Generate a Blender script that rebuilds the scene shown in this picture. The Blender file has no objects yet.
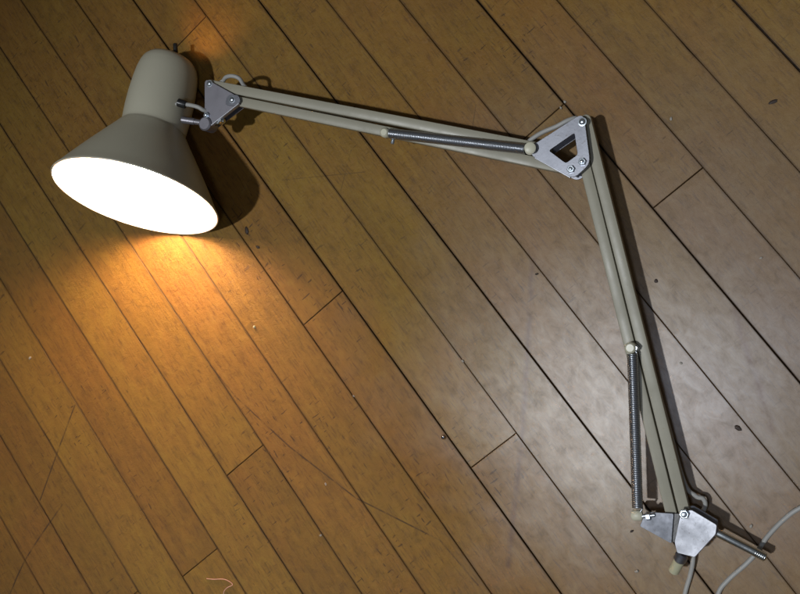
import bpy, bmesh, math, random
from mathutils import Vector as V, Matrix, Euler, noise
random.seed(11)
R = math.radians
scn = bpy.context.scene
col = scn.collection

# ------------------------------------------------------------------ helpers
def link(o, parent=None):
    col.objects.link(o)
    if parent is not None:
        o.parent = parent
    return o

def obj(name, bm, mats, parent=None, smooth=None):
    me = bpy.data.meshes.new(name)
    bmesh.ops.recalc_face_normals(bm, faces=bm.faces[:])
    if smooth is not None:
        for f in bm.faces: f.smooth = True
        for e in bm.edges:
            if len(e.link_faces) == 2 and e.calc_face_angle(0) > R(smooth): e.smooth = False
    bm.to_mesh(me); bm.free()
    for m in (mats if isinstance(mats, (list, tuple)) else [mats]): me.materials.append(m)
    o = bpy.data.objects.new(name, me)
    return link(o, parent)

def frame(d, up=V((0, 0, 1))):
    d = V(d).normalized()
    s = up.cross(d)
    if s.length < 1e-4: s = V((1, 0, 0)).cross(d)
    s.normalize()
    return s, d.cross(s).normalized(), d      # side, up, dir

def ring(bm, c, s, u, r, n, ph=0):
    return [bm.verts.new(c + s * (r * math.cos(2 * math.pi * i / n + ph)) + u * (r * math.sin(2 * math.pi * i / n + ph))) for i in range(n)]

def bridge(bm, a, b, mat=0):
    n = len(a)
    for i in range(n):
        f = bm.faces.new((a[i], a[(i + 1) % n], b[(i + 1) % n], b[i])); f.material_index = mat

def lathe(bm, org, axis, prof, n=48, close=True, drift=None):
    """prof: list of (t along axis, radius, material)"""
    s, u, d = frame(axis)
    prev = None
    for it in prof:
        t, r = it[0], it[1]; mi = it[2] if len(it) > 2 else 0
        cur = ring(bm, V(org) + d * t + (drift * (max(t, 0) / .145) if drift else V((0, 0, 0))), s, u, max(r, 1e-5), n)
        if prev is not None: bridge(bm, prev, cur, mi)
        elif close: bm.faces.new(cur).material_index = mi
        prev = cur
    if close: bm.faces.new(prev).material_index = mi

def smooth_path(pts, step=6):
    pts = [V(p) for p in pts]
    out = []
    P = [pts[0] * 2 - pts[1]] + pts + [pts[-1] * 2 - pts[-2]]
    for i in range(1, len(P) - 2):
        a, b, c, d = P[i - 1], P[i], P[i + 1], P[i + 2]
        for k in range(step):
            t = k / step
            out.append(0.5 * ((2 * b) + (c - a) * t + (2 * a - 5 * b + 4 * c - d) * t * t + (3 * b - a - 3 * c + d) * t ** 3))
    out.append(pts[-1])
    return out

def tube(bm, path, r, n=8, cap=True, rfun=None):
    path = [V(p) for p in path]
    prev = None; up = V((0, 0, 1))
    for i, p in enumerate(path):
        d = path[min(i + 1, len(path) - 1)] - path[max(i - 1, 0)]
        if d.length < 1e-9: continue
        d.normalize()
        u = up - d * up.dot(d)
        if u.length < 1e-3: u = V((1, 0, 0)) - d * d.x
        u.normalize(); up = u
        s = u.cross(d)
        cur = ring(bm, p, s, u, rfun(i / (len(path) - 1)) if rfun else r, n)
        if prev: bridge(bm, prev, cur)
        elif cap: bm.faces.new(cur)
        prev = cur
    if cap: bm.faces.new(prev)

def cyl(bm, a, b, r, n=16, ch=0.15):
    a, b = V(a), V(b); L = (b - a).length; c = min(r * ch, L * .3)
    lathe(bm, a, b - a, [(0, r - c), (c, r), (L - c, r), (L, r - c)], n)

def bar(bm, a, b, w, h, rnd=0.0012, seg=3, ends=0.0):
    """square tube between a and b with rounded long edges"""
    a, b = V(a), V(b); s, u, d = frame(b - a)
    prof = []
    for (sx, sy) in ((1, -1), (1, 1), (-1, 1), (-1, -1)):
        cx, cy = sx * (w / 2 - rnd), sy * (h / 2 - rnd)
        a0 = {(1, -1): -90, (1, 1): 0, (-1, 1): 90, (-1, -1): 180}[(sx, sy)]
        for k in range(seg + 1):
            t = R(a0 + 90 * k / seg)
            prof.append((cx + rnd * math.cos(t), cy + rnd * math.sin(t)))
    rings = []
    L = (b - a).length
    st = [0, .5, 1] if not ends else [0, .0006 / L, .5, 1 - .0006 / L, 1]
    for t in st:
        k = 0.93 if (ends and t in (0, 1)) else 1
        rings.append([bm.verts.new(a + d * (L * t) + s * (x * k) + u * (y * k)) for x, y in prof])
    for i in range(len(rings) - 1): bridge(bm, rings[i], rings[i + 1])
    bm.faces.new(rings[0]); bm.faces.new(rings[-1])

def round_end_bar(bm, a, b, w, h, na=True, nb=False, rnd=.0009):
    """flat-lying bar whose chosen ends are half-round in plan (seen from above)"""
    a, b = V(a), V(b); s, u, d = frame(b - a); L = (b - a).length; r = w / 2
    pts = []
    if na: pts += [(-r * math.sin(R(t)) , r * math.cos(R(t))) for t in range(0, 181, 15)]
    else: pts += [(0, r), (0, -r)]
    if nb: pts += [(L + r * math.sin(R(t)), -r * math.cos(R(t))) for t in range(0, 181, 15)]
    else: pts += [(L, -r), (L, r)]
    lay = []
    for (z, ins) in ((-h / 2, rnd), (-h / 2 + rnd * .3, rnd * .3), (-h / 2 + rnd, 0), (h / 2 - rnd, 0), (h / 2 - rnd * .3, rnd * .3), (h / 2, rnd)):
        row = []
        for (x, y) in pts:
            k = (r - ins) / r
            xx = x * k if x < 0 else (L + (x - L) * k if x > L else x)
            row.append(bm.verts.new(a + d * xx + s * (y * k) + u * z))
        lay.append(row)
    for i in range(len(lay) - 1): bridge(bm, lay[i], lay[i + 1])
    bm.faces.new(lay[0]); bm.faces.new(lay[-1])

def rounded_poly(pts, rad, seg=5):
    n = len(pts); out = []
    for i in range(n):
        p0, p, p1 = V(pts[i - 1][:2]), V(pts[i][:2]), V(pts[(i + 1) % n][:2])
        a, b = (p0 - p), (p1 - p); la, lb = a.length, b.length; a.normalize(); b.normalize()
        r = rad[i] if isinstance(rad, (list, tuple)) else rad
        k = min(r, la * .45, lb * .45)
        for j in range(seg + 1):
            t = j / seg
            out.append((p + a * k) * (1 - t) ** 2 + p * (2 * t * (1 - t)) + (p + b * k) * t * t)
    return out

def plate(bm, pts, z, th, rad=.003, hole=None, hrad=.002, slope=None, bev=.0003):
    """flat plate; z may be a function of (x, y)"""
    zf = z if callable(z) else (lambda x, y: z)
    P = rounded_poly(pts, rad)
    n = len(P); c = sum(P, V((0, 0))) / n
    def layer(Q, dz, ins, cc, sgn=1):
        row = []
        for i, p in enumerate(Q):
            d = (cc - p); d = d.normalized() * ins * sgn if d.length > 0 else d
            q = p + d
            row.append(bm.verts.new((q.x, q.y, zf(q.x, q.y) + dz)))
        return row
    lv = [layer(P, 0, bev, c), layer(P, bev, 0, c), layer(P, th - bev, 0, c), layer(P, th, bev, c)]
    for i in range(3): bridge(bm, lv[i], lv[i + 1])
    if hole is None:
        bm.faces.new(lv[0]); bm.faces.new(lv[-1])
    else:
        H = rounded_poly(hole, hrad); m = len(H); hc = sum(H, V((0, 0))) / m
        hl = [layer(H, 0, bev, hc, -1), layer(H, bev, 0, hc), layer(H, th - bev, 0, hc), layer(H, th, bev, hc, -1)]
        for i in range(3): bridge(bm, hl[i], hl[i + 1])
        for A, B in ((lv[0], hl[0]), (lv[-1], hl[-1])):
            es = []
            for row in (A, B):
                for i in range(len(row)):
                    e = bm.edges.get((row[i], row[(i + 1) % len(row)]))
                    es.append(e)
            bmesh.ops.triangle_fill(bm, use_beauty=True, edges=es)

def bolt(bm, p, r=.0032, h=.0016, hexn=False, up=V((0, 0, 1))):
    p = V(p)
    if hexn:
        lathe(bm, p, up, [(0, r * 1.25), (h * 1.2, r * 1.25), (h * 1.45, r * 1.05)], 6)
        lathe(bm, p + up * h * 1.4, up, [(0, r * .62), (h * .7, r * .6), (h * .95, r * .4)], 16)
    else:
        lathe(bm, p, up, [(0, r * 1.35), (h * .25, r * 1.35), (h * .3, r), (h * .75, r * .86), (h * 1.1, r * .55), (h * 1.2, r * .1)], 24)

# ------------------------------------------------------------------ materials
def mat(name):
    m = bpy.data.materials.new(name); m.use_nodes = True
    nt = m.node_tree; b = nt.nodes['Principled BSDF']
    return m, nt, b
def N(nt, t, **k):
    n = nt.nodes.new(t)
    for a, v in k.items():
        if a.startswith('i_'): n.inputs[a[2:].replace('_', ' ')].default_value = v
        else: setattr(n, a, v)
    return n
def ramp(nt, src, stops, interp='LINEAR'):
    r = N(nt, 'ShaderNodeValToRGB'); cr = r.color_ramp; cr.interpolation = interp
    while len(cr.elements) < len(stops): cr.elements.new(.5)
    for e, (p, c) in zip(cr.elements, stops):
        e.position = p; e.color = (c, c, c, 1) if not isinstance(c, (tuple, list)) else (*c, 1)
    nt.links.new(src, r.inputs[0]); return r.outputs[0]
def math_(nt, op, a, b=None, c=None, clamp=False):
    n = N(nt, 'ShaderNodeMath', operation=op); n.use_clamp = clamp
    for i, x in enumerate((a, b, c)):
        if x is None: continue
        if isinstance(x, (int, float)): n.inputs[i].default_value = x
        else: nt.links.new(x, n.inputs[i])
    return n.outputs[0]
def mix(nt, f, a, b, mode='MIX'):
    n = N(nt, 'ShaderNodeMix', data_type='RGBA', blend_type=mode)
    for s, x in ((n.inputs[0], f), (n.inputs[6], a), (n.inputs[7], b)):
        if isinstance(x, (int, float)): s.default_value = x
        elif isinstance(x, tuple): s.default_value = (*x, 1)
        else: nt.links.new(x, s)
    return n.outputs[2]
def nz(nt, vec, scale, detail=4, rough=.55, dist=0):
    n = N(nt, 'ShaderNodeTexNoise'); n.inputs['Scale'].default_value = scale
    n.inputs['Detail'].default_value = detail; n.inputs['Roughness'].default_value = rough; n.inputs['Distortion'].default_value = dist
    nt.links.new(vec, n.inputs['Vector']); return n.outputs['Fac']
def mapping(nt, vec, sc=(1, 1, 1), rot=(0, 0, 0), loc=(0, 0, 0)):
    n = N(nt, 'ShaderNodeMapping'); n.inputs['Scale'].default_value = sc; n.inputs['Rotation'].default_value = rot; n.inputs['Location'].default_value = loc
    nt.links.new(vec, n.inputs[0]); return n.outputs[0]
def bump(nt, h, strength, dist, b):
    n = N(nt, 'ShaderNodeBump'); n.inputs['Strength'].default_value = strength; n.inputs['Distance'].default_value = dist
    nt.links.new(h, n.inputs['Height']); nt.links.new(n.outputs[0], b.inputs['Normal']); return n

def paint(name, c, rough=.38, var=.12, grime=(.25, .2, .13), spec=.5):
    m, nt, b = mat(name); tc = N(nt, 'ShaderNodeTexCoord').outputs['Object']
    n1 = nz(nt, tc, 28, 5, .6); n2 = nz(nt, tc, 260, 3, .6)
    g = ramp(nt, n1, [(.45, 0.0), (.75, var * 2)])
    c1 = mix(nt, g, c, tuple(x * .72 for x in c))
    g2 = ramp(nt, n2, [(.66, 0.0), (.76, var * 2.5)])
    nt.links.new(mix(nt, g2, c1, grime), b.inputs['Base Color'])
    nt.links.new(ramp(nt, n1, [(.3, rough - .06), (.7, rough + .14)]), b.inputs['Roughness'])
    b.inputs['Specular IOR Level'].default_value = spec
    bump(nt, n2, .12, .0004, b)
    return m

def metal(name, c, rough=.3, met=.9, sc=60, stretch=(1, 1, 1), dirt=.35):
    m, nt, b = mat(name); tc = N(nt, 'ShaderNodeTexCoord').outputs['Object']
    v = mapping(nt, tc, stretch)
    n1 = nz(nt, v, sc, 5, .65); n2 = nz(nt, tc, 420, 3, .6)
    c1 = mix(nt, ramp(nt, n1, [(.4, 0.0), (.72, dirt)]), c, tuple(x * .4 for x in c))
    c1 = mix(nt, ramp(nt, n2, [(.62, 0.0), (.74, dirt)]), c1, (.12, .09, .06))
    nt.links.new(c1, b.inputs['Base Color']); b.inputs['Metallic'].default_value = met
    nt.links.new(ramp(nt, n1, [(.3, rough), (.75, rough + .22)]), b.inputs['Roughness'])
    bump(nt, n2, .1, .0003, b)
    return m

M = {}
M['cream'] = paint('cream_paint', (.43, .41, .315), .36)
M['shade'] = paint('shade_paint', (.50, .475, .365), .34, .07)
M['bar'] = paint('arm_paint', (.335, .315, .24), .40, .2)
M['enamel'] = paint('white_enamel', (.86, .85, .82), .35, .03)
M['plate'] = metal('zinc_plate', (.32, .33, .37), .27, .9, 40, dirt=.5)
M['bright'] = metal('bright_zinc', (.50, .51, .55), .44, .65, 45, dirt=.5)
M['dkplate2'] = metal('grey_zinc', (.26, .27, .30), .46, .7, 45, dirt=.6)
M['dkplate'] = metal('dull_steel', (.30, .29, .32), .36, .7)
M['steel'] = metal('spring_steel', (.42, .44, .47), .24, .9, 90)
M['chrome'] = metal('chrome', (.75, .80, .82), .14, 1.0, 50, dirt=.1)
M['bolt'] = metal('bolt_steel', (.62, .68, .74), .2, .9, 120, dirt=.2)
M['plastic'] = paint('ivory_plastic', (.62, .60, .46), .34, .05)
M['yellow'] = paint('aged_plastic', (.48, .47, .32), .38, .12)
M['black'] = paint('black_plastic', (.018, .018, .018), .3, .05, (.05, .05, .05))
M['cord'] = paint('grey_cord', (.38, .375, .35), .5, .2)
M['crumb'] = paint('pale_crumb', (.36, .33, .28), .6, .2)
M['chip'] = paint('dark_chip', (.035, .02, .012), .6, .1)
m, nt, b = mat('bulb_glow'); b.inputs['Base Color'].default_value = (.9, .85, .75, 1)
b.inputs['Emission Color'].default_value = (1, .62, .38, 1); b.inputs['Emission Strength'].default_value = 170
M['bulb'] = m
m, nt, b = mat('foil_bead'); b.inputs['Base Color'].default_value = (.75, .8, .95, 1); b.inputs['Metallic'].default_value = 1; b.inputs['Roughness'].default_value = .12
M['bead'] = m

# ---- wood
SCR = [  # scratches and stains in the varnish: points (m), width, strength
 ([(-.6282, .3125), (-.6235, .2662), (-.6035, .1869), (-.574, .103), (-.5251, .0203), (-.5194, -.0347)], .0012, .8),
 ([(-.8848, .3057), (-.9111, .2999), (-.9685, .2854), (-1.0116, .2662)], .0014, .9),
 ([(-.7998, .3854), (-.8451, .3617), (-.9077, .3282)], .0014, .85),
 ([(-.438, .4114), (-.3624, .3559)], .0008, .45),
 ([(-.234, .3294), (-.2521, .313)], .0008, .5),
 ([(-.3602, .3839), (-.3939, .3591)], .0008, .4),
]
STN = [([(-.2850, .1750), (-.3032, .1546), (-.3473, .1051), (-.3981, .0488), (-.4522, -.0053), (-.4826, -.0359)], .0042, .95),
       ([(-.170, .030), (-.1799, .0103), (-.196, -.0321), (-.2132, -.073)], .005, .7)]
def seg_dist(nt, xy, a, b):
    dx, dy = b[0] - a[0], b[1] - a[1]; L = math.hypot(dx, dy); dx /= L; dy /= L
    x = math_(nt, 'SUBTRACT', xy[0], a[0]); y = math_(nt, 'SUBTRACT', xy[1], a[1])
    t = math_(nt, 'ADD', math_(nt, 'MULTIPLY', x, dx), math_(nt, 'MULTIPLY', y, dy))
    p = math_(nt, 'ABSOLUTE', math_(nt, 'SUBTRACT', math_(nt, 'MULTIPLY', x, dy), math_(nt, 'MULTIPLY', y, dx)))
    tc = math_(nt, 'SUBTRACT', t, math_(nt, 'MINIMUM', math_(nt, 'MAXIMUM', t, 0.0), L))
    return math_(nt, 'SQRT', math_(nt, 'ADD', math_(nt, 'MULTIPLY', p, p), math_(nt, 'MULTIPLY', tc, tc)))
def cat(pts, st=3):
    return [(p.x, p.y) for p in smooth_path([(x, y, 0) for x, y in pts], st)]

def wood():
    m, nt, b = mat('varnished_maple')
    geo = N(nt, 'ShaderNodeNewGeometry'); pos = geo.outputs['Position']
    at = N(nt, 'ShaderNodeAttribute', attribute_name='plank'); sep = N(nt, 'ShaderNodeSeparateColor'); nt.links.new(at.outputs['Color'], sep.inputs[0])
    rnd, rnd2, edge = sep.outputs[0], sep.outputs[1], sep.outputs[2]
    # every plank has its own piece of grain
    off = N(nt, 'ShaderNodeCombineXYZ'); nt.links.new(math_(nt, 'MULTIPLY', rnd, 37.0), off.inputs[0]); nt.links.new(math_(nt, 'MULTIPLY', rnd2, 91.0), off.inputs[1])
    va = N(nt, 'ShaderNodeVectorMath', operation='ADD'); nt.links.new(pos, va.inputs[0]); nt.links.new(off.outputs[0], va.inputs[1]); gp = va.outputs[0]
    grain = nz(nt, mapping(nt, gp, (95, 7, 1)), 1, 6, .62, .6)
    fine = nz(nt, mapping(nt, gp, (520, 60, 1)), 1, 4, .6)
    blot = nz(nt, mapping(nt, gp, (13, 8, 1)), 1, 5, .62, .5)
    mott = nz(nt, mapping(nt, gp, (85, 55, 1)), 1, 7, .74, .5)
    glare_nz = nz(nt, mapping(nt, pos, (5, 5, 1)), 1, 5, .6, .5)
    c = mix(nt, ramp(nt, blot, [(.28, 0.0), (.72, 1.0)]), (.262, .148, .022), (.262, .126, .024))
    c = mix(nt, ramp(nt, grain, [(.35, 0.0), (.7, .5)]), c, (.15, .075, .014))
    c = mix(nt, ramp(nt, mott, [(.34, .6), (.47, 0.0)]), c, (.15, .080, .014))
    c = mix(nt, ramp(nt, mott, [(.52, 0.0), (.72, .4)]), c, (.33, .21, .045))
    c = mix(nt, ramp(nt, fine, [(.34, .5), (.47, 0.0)]), c, (.09, .045, .018))
    # plank to plank tone
    hs = N(nt, 'ShaderNodeHueSaturation'); nt.links.new(c, hs.inputs['Color'])
    nt.links.new(math_(nt, 'MULTIPLY_ADD', rnd, .009, .4955), hs.inputs['Hue'])
    nt.links.new(math_(nt, 'MULTIPLY_ADD', rnd2, .16, .92), hs.inputs['Value'])
    c = hs.outputs[0]
    # scuffed area with the floor glare painted in grey, towards the lamp foot
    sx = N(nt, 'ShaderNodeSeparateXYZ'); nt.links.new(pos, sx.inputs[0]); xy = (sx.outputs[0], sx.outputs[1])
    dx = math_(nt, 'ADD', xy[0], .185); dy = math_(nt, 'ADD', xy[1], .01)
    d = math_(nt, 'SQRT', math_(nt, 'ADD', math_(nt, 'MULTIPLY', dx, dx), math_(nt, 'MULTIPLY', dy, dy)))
    dd = math_(nt, 'ADD', d, math_(nt, 'MULTIPLY', math_(nt, 'SUBTRACT', glare_nz, .5), .3))
    glare_m = ramp(nt, dd, [(.04, 1.0), (.37, 0.0)])
    glare_m2 = math_(nt, 'MULTIPLY', glare_m, ramp(nt, mott, [(.25, .7), (.7, .95)]))
    c = mix(nt, math_(nt, 'MULTIPLY', glare_m2, .62), c, (.205, .160, .125))
    # flecks and small dents: dark dashes in several directions
    den = nz(nt, mapping(nt, pos, (9, 9, 1), (0, 0, 0), (3, 0, 0)), 1, 2, .5)
    for (sc, rz, thr, seed) in (((260, 1300, 1), .5, .81, 1), ((1100, 190, 1), .2, .81, 7), ((150, 800, 1), -.9, .82, 13)):
        f = nz(nt, mapping(nt, pos, sc, (0, 0, rz), (seed, seed * 2, 0)), .32, 1.5, .5)
        fk = math_(nt, 'MULTIPLY', ramp(nt, f, [(thr - .125, 0.0), (thr - .10, 1.0)]), math_(nt, 'MULTIPLY', ramp(nt, den, [(.40, .05), (.62, .75)]), math_(nt, 'MULTIPLY_ADD', glare_m, -.75, 1.0)))
        c = mix(nt, fk, c, (.045, .022, .012))
    # long scratches and old stains
    for lst, colr in ((SCR, (.05, .025, .012)), (STN, (.15, .075, .03))):
        for pts, w, s in lst:
            q = cat(pts, 1) if len(pts) > 4 else cat(pts, 2); dmin = None
            for i in range(len(q) - 1):
                ds = seg_dist(nt, xy, q[i], q[i + 1]); dmin = ds if dmin is None else math_(nt, 'MINIMUM', dmin, ds)
            brk = ramp(nt, nz(nt, mapping(nt, pos, (60, 60, 1)), 1, 3, .6), [(.33, .15), (.55, 1.0)])
            mask = math_(nt, 'MULTIPLY', math_(nt, 'SUBTRACT', 1.0, math_(nt, 'DIVIDE', dmin, w), clamp=True), s * 1.3)
            c = mix(nt, math_(nt, 'MULTIPLY', mask, brk, clamp=True), c, colr)
    # grime along the plank edges
    c = mix(nt, ramp(nt, math_(nt, 'MULTIPLY', edge, math_(nt, 'ADD', .4, mott)), [(.3, 0.0), (1.0, .6)]), c, (.05, .025, .012))
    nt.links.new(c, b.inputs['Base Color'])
    rg = math_(nt, 'ADD', ramp(nt, mott, [(.3, .36), (.7, .56)]), math_(nt, 'MULTIPLY', glare_m, .02))
    nt.links.new(rg, b.inputs['Roughness'])
    b.inputs['Specular IOR Level'].default_value = .28
    nt.links.new(math_(nt, 'MULTIPLY', glare_m, ramp(nt, mott, [(.30, .5), (.62, 1.0)])), b.inputs['Coat Weight']); b.inputs['Coat Roughness'].default_value = .31; b.inputs['Coat IOR'].default_value = 1.55
    h = math_(nt, 'ADD', math_(nt, 'MULTIPLY', mott, .6), math_(nt, 'ADD', math_(nt, 'MULTIPLY', fine, .25), math_(nt, 'MULTIPLY', nz(nt, mapping(nt, pos, (150, 150, 1)), 1, 7, .78, .3), 1.7)))
    bump(nt, h, .6, .0013, b)
    return m
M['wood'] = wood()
m, nt, b = mat('seam_dirt'); b.inputs['Roughness'].default_value = .9
tc = N(nt, 'ShaderNodeNewGeometry').outputs['Position']
nt.links.new(ramp(nt, nz(nt, tc, 150, 4, .6), [(.35, (.015, .009, .005)), (.7, (.07, .038, .018))]), b.inputs['Base Color'])
M['gap'] = m

# ------------------------------------------------------------------ floor: strip flooring, one mesh
W0 = .057
OFF = [.0025, 0, .0001, -.0011, -.0007, -.0003, -.0002, -.0006, .0001, .0001, .0006, .001, .0003, .0004, -.0009, .0006, -.0011, -.0001]
GAP = {0: .0016, 1: .0003, 2: .0003, 3: .0013, 4: .0004, 5: .0003, 6: .0012, 7: .0004, 8: .0011, 9: .0004, 10: .0004, 11: .0005, 12: .0007, 13: .0004, 14: .0004, 15: .0002, 16: .0007, 17: .0003}
def seamx(k):
    return -k * W0 - (OFF[k] if 0 <= k < 18 else random.Random(k).uniform(-.001, .001))
def gapw(k): return GAP[k] if k in GAP else .0005 + .0006 * random.Random(k * 7).random()
JOINTS = {2: [.142], 3: [.2715], 7: [.0572, .6146], 8: [.2768], 11: [.207], 13: [.1527], 15: [.1718]}   # plank k lies between seam k and k+1
def vis(k):        # stretch of each plank the photograph shows without further joints
    x = seamx(k) - .028
    lo = -.25 + max(0, (-x - .30)) * .62; hi = .22 + max(0, -x) * 1.12
    return lo - .12, min(hi, .95) + .08
fb = bmesh.new()
lay = fb.loops.layers.float_color.new('plank')
YMIN, YMAX = -1.3, 1.9
for k in range(-16, 40):
    rr = random.Random(k * 31 + 5)
    lo, hi = vis(k)
    cuts = list(JOINTS.get(k, []))
    y = (min(cuts) if cuts else lo) - rr.uniform(.15 if not cuts else .5, .55 if not cuts else .7)
    while y > YMIN: cuts.append(y); y -= rr.uniform(.35, .9)
    y = (max(cuts + [hi]) if not JOINTS.get(k) else max(JOINTS[k] + [hi])) + rr.uniform(.05, .5)
    while y < YMAX: cuts.append(y); y += rr.uniform(.35, .9)
    cuts = sorted([YMIN] + cuts + [YMAX])
    gl, gr = gapw(k + 1) / 2, gapw(k) / 2
    x0, x1 = seamx(k + 1), seamx(k)
    for i in range(len(cuts) - 1):
        ya, yb = cuts[i] + .0003, cuts[i + 1] - .0003
        if yb - ya < .05: continue
        pr = (rr.random(), rr.random())
        dz = rr.uniform(-.00018, .00018); tl = rr.uniform(-.00022, .00022)
        n = max(2, int((yb - ya) / .022)); rows = []
        for j in range(n + 1):
            yy = ya + (yb - ya) * j / n
            wl = noise.noise((yy * 22, k + 1, 0)) * .00028 + max(0, noise.noise((yy * 70, k + 3.3, 2)) - .45) * .0016
            wr = noise.noise((yy * 22, k, 0)) * .00028 + max(0, noise.noise((yy * 70, k + 8.3, 5)) - .45) * .0016
            a, bb = x0 + gl + abs(wl), x1 - gr - abs(wr)
            c = .0005; e = .0028
            ym = yy + (c if j == 0 else (-c if j == n else 0))
            def z(x): return dz + tl * (x - (a + bb) / 2) / (W0 / 2)
            zt = 0.0
            rows.append([fb.verts.new((a, yy, -.006)), fb.verts.new((a, yy, -.0004)), fb.verts.new((a + c, ym, z(a))), fb.verts.new((a + e, ym, z(a))),
                         fb.verts.new((bb - e, ym, z(bb))), fb.verts.new((bb - c, ym, z(bb))), fb.verts.new((bb, yy, -.0004)), fb.verts.new((bb, yy, -.006))])
        def face(vs, mi, ed):
            f = fb.faces.new(vs); f.material_index = mi
            for l, q in zip(f.loops, ed): l[lay] = (pr[0], pr[1], q, 1)
        E_ = [1, 1, 1, 0, 0, 1, 1, 1]
        for j in range(n):
            for q in range(7):
                face((rows[j][q], rows[j][q + 1], rows[j + 1][q + 1], rows[j + 1][q]), 1 if q in (0, 6) else 0, (E_[q], E_[q + 1], E_[q + 1], E_[q]))
        for row, fl in ((rows[0], 1), (rows[-1], 0)):
            vs = [row[1], row[2], row[3], row[4], row[5], row[6]]
            face(vs if fl else vs[::-1], 0, [1] * 6)
            vs = [row[0], row[1], row[6], row[7]]
            face(vs if fl else vs[::-1], 1, [1] * 4)
vs = [fb.verts.new(p) for p in ((-2.4, YMIN, -.0045), (1.0, YMIN, -.0045), (1.0, YMAX, -.0045), (-2.4, YMAX, -.0045))]
f = fb.faces.new(vs); f.material_index = 1
me = bpy.data.meshes.new('floor'); fb.normal_update(); fb.to_mesh(me); fb.free()
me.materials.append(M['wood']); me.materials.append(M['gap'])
floor = link(bpy.data.objects.new('floor', me)); floor['kind'] = 'structure'

# ------------------------------------------------------------------ the lamp
lamp = bpy.data.objects.new('desk_lamp', None); link(lamp); lamp.empty_display_size = .05
lamp['label'] = 'cream spring-arm desk lamp lying lit on the wooden floor'
lamp['category'] = 'lamp'
Z = V((0, 0, 1))

# head
HC = V((-.5510, .4702, .0812)); AX = V((-.63748, -.68709, .34859)).normalized(); B = -AX
OUT = [(0, .0850), (.0012, .0856), (.0024, .0850), (.006, .0823), (.015, .0768), (.028, .0686), (.042, .0594), (.054, .0513), (.064, .0444), (.071, .0396), (.0750, .0371),
       (.0770, .0357), (.0782, .0346), (.0792, .0339), (.0802, .0336), (.083, .0336), (.090, .0341), (.100, .0346), (.115, .0346), (.130, .0340), (.143, .0329), (.152, .0313), (.158, .0292), (.1625, .0256), (.1650, .020), (.1663, .012), (.1667, .001)]
DR = frame(B)[0] * .0078 + Z * .0022
bm = bmesh.new()
prof = [(t, r, 0) for t, r in OUT]
inn = [(t + (.0 if i < 3 else 0), max(r - .0014, .0005), 1) for i, (t, r) in enumerate(OUT) if t <= .16 and t > .002]
full = inn[::-1] + [(.0004, .0840, 1)] + prof
lathe(bm, HC, B, full, 96, close=False, drift=DR)
head = obj('lamp_head', bm, [M['shade'], M['enamel']], lamp, 50)
# bulb
bm = bmesh.new()
bp = [(.030, .001), (.0305, .006), (.032, .012), (.036, .0195), (.042, .0255), (.050, .0285), (.058, .0275), (.068, .0225), (.078, .0170), (.086, .0142), (.094, .0135)]
lathe(bm, HC, B, bp, 40, drift=DR); bulb = obj('bulb', bm, M['bulb'], head, 180)
bm = bmesh.new(); lathe(bm, HC, B, [(.0945, .0138), (.095, .0175), (.120, .0175), (.121, .010)], 32, drift=DR); obj('bulb_socket', bm, M['black'], head, 40)
# switch on the back end
sp = HC + B * .166 + DR * 1.14 - frame(B)[0] * .006
bm = bmesh.new(); lathe(bm, sp - B * .001, B, [(0, .0048), (.0022, .0046), (.0024, .0026), (.0028, .0025)], 24); s_ = frame(B)
cyl(bm, sp + B * .001, sp + B * .0150 + V((.001, .0035, .007)), .0024, 12, .3)
obj('switch', bm, M['black'], head, 45)
# cord grommet and swivel stud on the side of the head
def W(*a): return V(a)
joint = W(-.4520, .4925, .046)
side_pt = W(-.4800, .5240, .054)
bm = bmesh.new(); d = (joint - side_pt).normalized()
lathe(bm, side_pt - d * .004, d, [(0, .0068), (.0125, .0068), (.0140, .0056), (.0150, .0036), (.030, .0035), (.031, .0035)], 24)
cyl(bm, side_pt, joint, .0030, 14)
obj('swivel_stud', bm, M['dkplate'], head, 40)
bm = bmesh.new(); g = W(-.4555, .5185, .0590); gd = (W(-.4454, .5033, .054) - g).normalized()
lathe(bm, g - gd * .009, gd, [(0, .0042), (.007, .0044), (.0085, .0038), (.009, .0026)], 24); obj('cord_grommet', bm, M['black'], head, 40)

# head bracket
hb_pts = [(-.4249, .5288), (-.4100, .4790), (-.4045, .4835), (-.4548, .4870), (-.4580, .4930)]
tri = [(-.4245, .5290), (-.4045, .4795), (-.4570, .4870)]
bm = bmesh.new(); plate(bm, tri, .0520, .0012, [.007, .010, .008], bev=.0003)
brk = obj('head_bracket', bm, M['dkplate'], lamp, 35)
bm = bmesh.new(); plate(bm, tri, .0385, .0012, [.007, .010, .008])
obj('lower_bracket_plate', bm, M['dkplate'], brk, 35)
# folded flange on the open edge
bm = bmesh.new(); bar(bm, (-.4520, .4858, .0512), (-.4110, .4808, .0512), .0013, .0055, .0004); obj('flange', bm, M['bright'], brk, 40)
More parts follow.
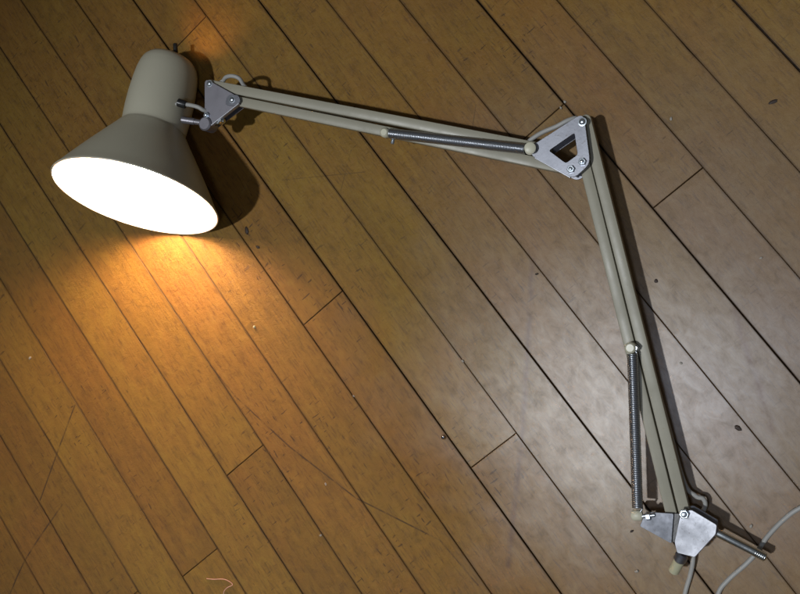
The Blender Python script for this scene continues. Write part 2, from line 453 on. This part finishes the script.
# pivot knuckle and nuts
bm = bmesh.new(); cyl(bm, (-.4525, .4908, .0395), (-.4525, .4908, .0560), .0072, 28, .2); obj('knuckle', bm, M['dkplate'], brk, 40)
bm = bmesh.new(); u = W(-.4400, .4868, .047) - W(-.4525, .4908, .047); u.normalize()
cyl(bm, W(-.4470, .4880, .0485), W(-.4470, .4880, .0485) + W(.0085, -.0065, 0), .0028, 14)
lathe(bm, W(-.4400, .4838, .0490), u, [(0, .0042), (.0035, .0042), (.004, .0034)], 6)
cyl(bm, W(-.4400, .4838, .0490), W(-.4355, .4805, .0490), .0022, 12)
obj('clamp_nut', bm, M['chrome'], brk, 30)
for p, hx in (((-.4238, .5202, .0532), False), ((-.4142, .4887, .0538), False), ((-.4458, .4965, .0532), True)):
    bm = bmesh.new(); bolt(bm, p, .0027, .0017, hx); cyl(bm, (p[0], p[1], .038), (p[0], p[1], p[2] + .0004), .002, 10); obj('bolt', bm, M['bolt'], brk, 40)
bm = bmesh.new(); plate(bm, [(-.4240, .4905), (-.4150, .4965), (-.4055, .4875), (-.4080, .4800), (-.4165, .4815)], .0533, .0006, .005); obj('worn_highlight', bm, M['plate'], brk, 40)  # thin pale plate shaped after the highlight and worn paint by the bolt

# arms (pairs of square bars)
def arm(name, a, b, na, nb, w=.0098, h=.0098):
    bm = bmesh.new(); round_end_bar(bm, a, b, w, h, na, nb, .0011); return obj(name, bm, M['bar'], lamp, 35)
upper_a = arm('arm_bar', (-.4255, .5222, .0452), (-.2075, .2400, .0310), True, True)
upper_b = arm('arm_bar', (-.4155, .4910, .0452), (-.2020, .2110, .0310), True, True)
lower_a = arm('arm_bar', (-.1640, .2370, .0285), (-.3140, -.0880, .0235), True, True)
lower_b = arm('arm_bar', (-.1890, .2075, .0285), (-.3240, -.0830, .0235), True, True)

# elbow plates
ep = [(-.1612, .2408), (-.1850, .2010), (-.2045, .2005), (-.2205, .2425), (-.2150, .2492)]
eh = [(-.1785, .2320), (-.1885, .2150), (-.2010, .2160), (-.2055, .2350)]
bm = bmesh.new(); plate(bm, ep, .0405, .0014, [.0075, .007, .006, .005, .006], eh, .0022); elbow = obj('elbow_plate', bm, M['plate'], lamp, 35)
bm = bmesh.new(); plate(bm, ep, .0205, .0014, [.0075, .007, .006, .005, .006], eh, .0022); obj('lower_plate', bm, M['plate'], elbow, 35)
bm = bmesh.new(); bar(bm, (-.2060, .2035, .0398), (-.2190, .2385, .0398), .0014, .004, .0004); obj('flange', bm, M['bright'], elbow, 40)
for p, hx in (((-.1672, .2350, .0419), False), ((-.1893, .2070, .0419), True), ((-.2010, .2085, .0419), True)):
    bm = bmesh.new(); bolt(bm, p, .0029, .0019, hx); cyl(bm, (p[0], p[1], .0195), (p[0], p[1], .0422), .0022, 10); obj('bolt', bm, M['bolt'], elbow, 40)

# springs
def spring(a, b, r, wire, coils, name='spring'):
    a, b = V(a), V(b); s, u, d = frame(b - a); L = (b - a).length
    bm = bmesh.new(); n = 11; path = []
    tot = coils * n
    for i in range(tot + 1):
        t = i / tot; an = 2 * math.pi * i / n
        path.append(a + d * (L * t) + s * (r * math.cos(an)) + u * (r * math.sin(an)))
    prev = None
    for i, p in enumerate(path):
        an = 2 * math.pi * i / n; rad = s * math.cos(an) + u * math.sin(an)
        cur = [bm.verts.new(p + rad * (wire * math.cos(q)) + d * (wire * math.sin(q))) for q in [2 * math.pi * k / 6 for k in range(6)]]
        if prev: bridge(bm, prev, cur)
        prev = cur
    # hooks at both ends
    tube(bm, smooth_path([a + s * r, a + s * r * .6 - d * .003, a - d * .006], 4), wire, 8)
    tube(bm, smooth_path([b + s * r, b + s * r * .6 + d * .003, b + d * .006], 4), wire, 8)
    o = obj(name, bm, M['steel'], lamp, 180)
    bm = bmesh.new(); cyl(bm, a, b, r - wire * .9, 16); obj('spring_core', bm, M['black'], o, 60)
    return o
sp1 = spring((-.3095, .3500, .0440), (-.2205, .2500, .0440), .0043, .00082, 92)
sp2 = spring((-.2612, .0480, .0375), (-.3412, -.0590, .0355), .0041, .00082, 82)
def spool(p0, p1, r, parent, screw=True):
    bm = bmesh.new(); p0, p1 = V(p0), V(p1); L = (p1 - p0).length
    lathe(bm, p0, p1 - p0, [(0, r * .8), (L * .08, r), (L * .28, r), (L * .34, r * .72), (L * .66, r * .72), (L * .72, r), (L * .92, r), (L, r * .8)], 28)
    o = obj('spring_peg', bm, M['plastic'], parent, 40)
    return o
bm = bmesh.new(); cyl(bm, (-.3130, .3540, .0365), (-.3130, .3540, .0475), .0046, 24, .35); obj('spring_peg', bm, M['plastic'], sp1, 45)
pg = spool((-.2175, .2475, .0410), (-.2162, .2462, .0500), .0052, sp1)
bm = bmesh.new(); lathe(bm, V((-.3110, .3455, .0395)), V((-.7, -.6, .1)), [(0, .0018), (.005, .0018), (.0055, .001)], 12); obj('peg_screw', bm, M['bolt'], sp1, 40)
bm = bmesh.new(); cyl(bm, (-.2590, .0530, .0300), (-.2590, .0530, .0430), .0050, 24, .35); obj('spring_peg', bm, M['plastic'], sp2, 45)
bm = bmesh.new(); lathe(bm, V((-.2560, .0505, .0300)), V((0, 0, 1)), [(0, .0030), (.0100, .0030), (.0110, .002)], 6); obj('peg_screw', bm, M['bolt'], sp2, 40)
bm = bmesh.new(); cyl(bm, (-.3500, -.0610, .0330), (-.3420, -.0665, .0330), .0048, 24, .35); obj('spring_peg', bm, M['plastic'], sp2, 45)
bm = bmesh.new(); lathe(bm, V((-.3395, -.0690, .0345)), V((.8, -.5, .1)), [(0, .0034), (.003, .0034), (.0034, .0025)], 6)
cyl(bm, (-.3430, -.0665, .0345), (-.3330, -.0720, .0345), .0018, 10); obj('peg_screw', bm, M['bolt'], sp2, 40)

# base bracket
bl = [(-.3380, -.0655), (-.3195, -.0800), (-.3370, -.0990), (-.3500, -.0725)]
bm = bmesh.new(); plate(bm, bl, .0318, .0014, .0014); base = obj('base_bracket', bm, M['dkplate2'], lamp, 35)
bm = bmesh.new(); plate(bm, [(-.3160, -.0830), (-.3225, -.0780), (-.3390, -.0965), (-.3335, -.1010)], .0190, .0115, .001); obj('pivot_block', bm, M['black'], base, 35)
br = [(-.3125, -.0815), (-.3045, -.0855), (-.2955, -.1068), (-.3010, -.1122), (-.3275, -.1180), (-.3372, -.1072), (-.3333, -.0990)]
bm = bmesh.new(); plate(bm, br, .0356, .0014, .0014); obj('top_plate', bm, M['bright'], base, 35)
bm = bmesh.new(); plate(bm, br, .0150, .0014, .0014); obj('lower_plate', bm, M['bright'], base, 35)
for a, b_ in ((br[2], br[3]), (br[3], br[4])):
    pass
bm = bmesh.new(); bar(bm, (*br[3], .0262), (*[br[4][i] * 1.0 for i in (0, 1)], .0262), .0012, .0180, .0004); obj('side_wall', bm, M['dkplate'], base, 35)
for p in ((-.3115, -.0845, .0371),):
    bm = bmesh.new(); lathe(bm, V(p), Z, [(0, .0044), (.0030, .0044), (.0036, .0036)], 6); lathe(bm, V(p) + Z * .0036, Z, [(0, .0026), (.0018, .0025), (.0022, .0018)], 14)
    cyl(bm, (p[0], p[1], .015), p, .0024, 12); obj('bolt', bm, M['bolt'], base, 35)
# chrome rod
rod_a, rod_b = W(-.3050, -.1060, .0265), W(-.2822, -.1520, .0225)
bm = bmesh.new(); cyl(bm, rod_a, rod_b, .0036, 24, .3)
dd = (rod_b - rod_a).normalized()
for k in range(6): lathe(bm, rod_b - dd * (.0022 + k * .0016), dd, [(0, .0036), (.0004, .0039), (.0010, .0039), (.0014, .0036)], 20)
obj('mounting_rod', bm, M['chrome'], base, 40)
bm = bmesh.new(); cyl(bm, rod_a - dd * .004, rod_a + dd * .008, .0046, 20, .15); obj('rod_socket', bm, M['dkplate'], base, 40)
# aged plastic pin with steel ferrule
bm = bmesh.new(); cyl(bm, (-.3395, -.1135, .0300), (-.3530, -.1200, .0220), .0047, 24, .2); obj('plastic_bushing', bm, M['yellow'], base, 40)
bm = bmesh.new(); cyl(bm, (-.3345, -.1108, .0345), (-.3415, -.1142, .0320), .0056, 24, .3); obj('ferrule', bm, M['plate'], base, 40)
# small wing loop by the base
bm = bmesh.new(); c0 = W(-.3000, -.0850, .012)
# power cord, one run from the head to beyond the frame
cordp = [(-.4660, .5290, .0600), (-.4570, .5205, .0595), (-.4519, .5149, .0590), (-.4470, .5080, .0570), (-.4454, .5033, .0540), (-.4420, .5010, .0475), (-.4330, .5110, .0440), (-.4230, .5195, .0420), (-.4130, .5165, .0450), (-.4065, .5145, .0490),
         (-.4000, .5095, .0500), (-.3965, .5030, .0480), (-.3985, .4960, .0420), (-.3960, .4850, .0340), (-.3700, .4450, .0330), (-.3200, .3740, .0290), (-.2600, .2950, .0230), (-.2290, .2600, .0240),
         (-.2207, .2530, .0300), (-.2150, .2562, .0330), (-.2070, .2556, .0340), (-.1980, .2530, .0360), (-.1870, .2490, .0365), (-.1760, .2462, .0365), (-.1690, .2430, .0330), (-.1720, .2370, .0240), (-.1790, .2320, .0160), (-.1840, .2200, .0140), (-.1850, .2000, .0140), (-.2250, .1080, .0150), (-.2750, -.0100, .0160), (-.2985, -.0640, .0140), (-.2985, -.0800, .0130), (-.2950, -.0855, .0125),
         (-.2970, -.0910, .0115), (-.3050, -.0960, .0100), (-.3200, -.1050, .0090), (-.3362, -.1232, .0070), (-.3475, -.1330, .0040), (-.3622, -.1440, .0032), (-.3830, -.1640, .0030), (-.3920, -.1860, .0030), (-.3820, -.1960, .0030), (-.3600, -.1800, .0030),
         (-.3386, -.1590, .0030), (-.3233, -.1534, .0030), (-.3022, -.1506, .0030), (-.2883, -.1474, .0030), (-.2723, -.1416, .0030), (-.2514, -.1375, .0030), (-.2344, -.1374, .0030), (-.2012, -.1429, .0030), (-.12, -.17, .003), (-.02, -.19, .003)]
bm = bmesh.new(); tube(bm, smooth_path(cordp, 7), .0021, 12); obj('power_cord', bm, M['cord'], lamp, 180)

# ------------------------------------------------------------------ crumbs on the floor
def crumb(name, label, cat_, x, y, s, m_, seed, flat=.6, stretch=(1, 1), group=None):
    rr = random.Random(seed); bm = bmesh.new(); bmesh.ops.create_icosphere(bm, subdivisions=2, radius=1)
    for v in bm.verts:
        k = 1 + .38 * noise.noise(v.co * 1.6 + V((seed * 3.1, 0, 0)))
        v.co = V((v.co.x * k * s * stretch[0], v.co.y * k * s * stretch[1], v.co.z * k * s * flat))
    o = obj(name, bm, m_, None, 60)
    zb = -min(v.co.z for v in o.data.vertices)
    o.location = (x, y, zb * .9 + .0002); o.rotation_euler = (0, 0, rr.uniform(0, 6.28))
    o['label'] = label; o['category'] = cat_
    if group: o['group'] = group
    return o
G = 'tiny crumbs and specks of debris scattered on the floor'
pale = [(-.1684, .2722, .0013, 'pale crumb on the plank joint just above the elbow bracket'),
        (-.1747, .2704, .0012, 'white crumb between the elbow bracket and the plank joint'),
        (-.1075, .1946, .0013, 'pale crumb on a seam to the right of the lamp elbow'),
        (-.3983, .1428, .0012, 'white speck on the seam midway between elbow and lower left spring'),
        (-.5122, .1851, .0010, 'small pale speck on the seam at centre of the floor'),
        (-.5929, .1332, .0012, 'round white speck beside the long curved scratch'),
        (-.6297, .0955, .0011, 'small pale flake at the wide dark seam near bottom centre'),
        (-.2789, -.1278, .0014, 'white crumb just above the chrome mounting rod'),
        (-.3849, -.1055, .0015, 'pale flake left of the lamp base near the bottom edge'),
        (-.1273, .0486, .0011, 'faint white speck on the floor near the right edge'),
        (-.2374, .0179, .0011, 'shiny pale grain right of the lower arm spring')]
for i, (x, y, s, lb) in enumerate(pale): crumb('crumb', lb, 'crumb', x, y, s, M['crumb'], i + 3, .6, (1.3, .9), G)
crumb('crumb', 'tan crumb casting a small shadow in the warm lamplight', 'crumb', -.5594, .3107, .0016, M['yellow'], 33, .8, (1, 1), G)
crumb('crumb', 'pinkish crumb on the floor near the left edge', 'crumb', -.8180, .4670, .0018, M['crumb'], 35, .6, (1.2, .8), G)
crumb('metal_bead', 'small shiny metal bead beside the dark seam at centre', 'bead', -.4597, .0965, .0021, M['bead'], 40, .9)
darks = [(-.2346, -.0554, .0024, 'brown wood chip right of the lamp base', (1.5, .8)),
         (-.2086, .0888, .0017, 'dark speck just right of the lower arm', (1, 1)),
         (-.2893, .1628, .0014, 'tiny dark speck below the elbow', (1.3, .7)),
         (-.0351, .1481, .0021, 'dark purplish smudge flake at upper right', (2.0, .7)),
         (-.3662, -.0749, .0015, 'dark speck below the spring peg of the base', (1.2, .7)),
         (-.5041, .3971, .0024, 'dark dent flake in the seam right below the shade shadow', (.8, 1.8)),
         (-.5044, .3751, .0018, 'small dark flake further along the seam below the shade shadow', (.8, 1.5))]
for i, (x, y, s, lb, st) in enumerate(darks): crumb('wood_chip', lb, 'wood chip', x, y, s, M['chip'], i + 60, .25, st, 'dark chips lying on the floor')
bm = bmesh.new(); tube(bm, smooth_path([(-.7720, .1345, .0006), (-.7649, .1291, .0008), (-.7534, .1218, .0010), (-.7484, .1123, .0008), (-.7560, .1130, .0012), (-.7629, .1116, .0006), (-.7670, .1050, .0006)], 5), .00042, 6)
m, nt, b = mat('pink_thread'); b.inputs['Base Color'].default_value = (.75, .42, .33, 1); b.inputs['Roughness'].default_value = .8
th = obj('thread', bm, m, None, 180); th['label'] = 'curled pink thread at the bottom left plank joint'; th['category'] = 'thread'

# ------------------------------------------------------------------ lights
def light(name, kind, loc, energy, colr, tgt=None, **k):
    L = bpy.data.lights.new(name, kind); L.energy = energy; L.color = colr
    for a, v in k.items(): setattr(L, a, v)
    o = bpy.data.objects.new(name, L); col.objects.link(o); o.location = loc
    if tgt is not None: o.rotation_euler = (V(tgt) - V(loc)).to_track_quat('-Z', 'Y').to_euler()
    return o
light('ceiling_lamp', 'SPOT', (-1.30, .26, 4.0), 350, (.93, .965, 1.0), (-.42, .04, 0), spot_size=R(28), spot_blend=1.0, shadow_soft_size=.075)
light('sheen_fill', 'AREA', (-.30, -.03, .93), .9, (.70, .80, 1.0), (-.24, .0, 0), shape='DISK', size=.09)  # added light for the cool sheen on the floor, not a real source
light('vent_glow', 'SPOT', (-.4330, .5820, .047), .10, (1, .48, .14), (-.395, .605, 0), spot_size=R(95), spot_blend=.9, shadow_soft_size=.006)

w = bpy.data.worlds.new('World'); scn.world = w; w.use_nodes = True
nt = w.node_tree; bg = nt.nodes['Background']
tcw = N(nt, 'ShaderNodeTexCoord').outputs['Generated']; sz = N(nt, 'ShaderNodeSeparateXYZ'); nt.links.new(tcw, sz.inputs[0])
nt.links.new(ramp(nt, sz.outputs[2], [(0.0, (.10, .085, .07)), (.5, (.30, .29, .27)), (.8, (.75, .77, .80)), (1.0, (.60, .62, .65))]), bg.inputs['Color'])
bg.inputs['Strength'].default_value = .12

# ------------------------------------------------------------------ camera
cam = bpy.data.cameras.new('camera'); co = bpy.data.objects.new('camera', cam); col.objects.link(co)
cam.sensor_width = 36; cam.lens = 43.2; cam.clip_start = .01; cam.clip_end = 50
m4 = Matrix(((0.73113264, 0.62510781, 0.27328608, -.14982227), (-0.57620754, 0.78027279, -0.24322673, 0), (-0.36528062, 0.02036151, 0.93067474, .88984492), (0, 0, 0, 1)))
co.matrix_world = m4
scn.camera = co
scn.cycles.max_bounces = 5; scn.cycles.diffuse_bounces = 3; scn.cycles.glossy_bounces = 3; scn.cycles.transmission_bounces = 1
scn.view_settings.view_transform = 'Standard'; scn.view_settings.look = 'None'; scn.view_settings.exposure = 0; scn.view_settings.gamma = 1
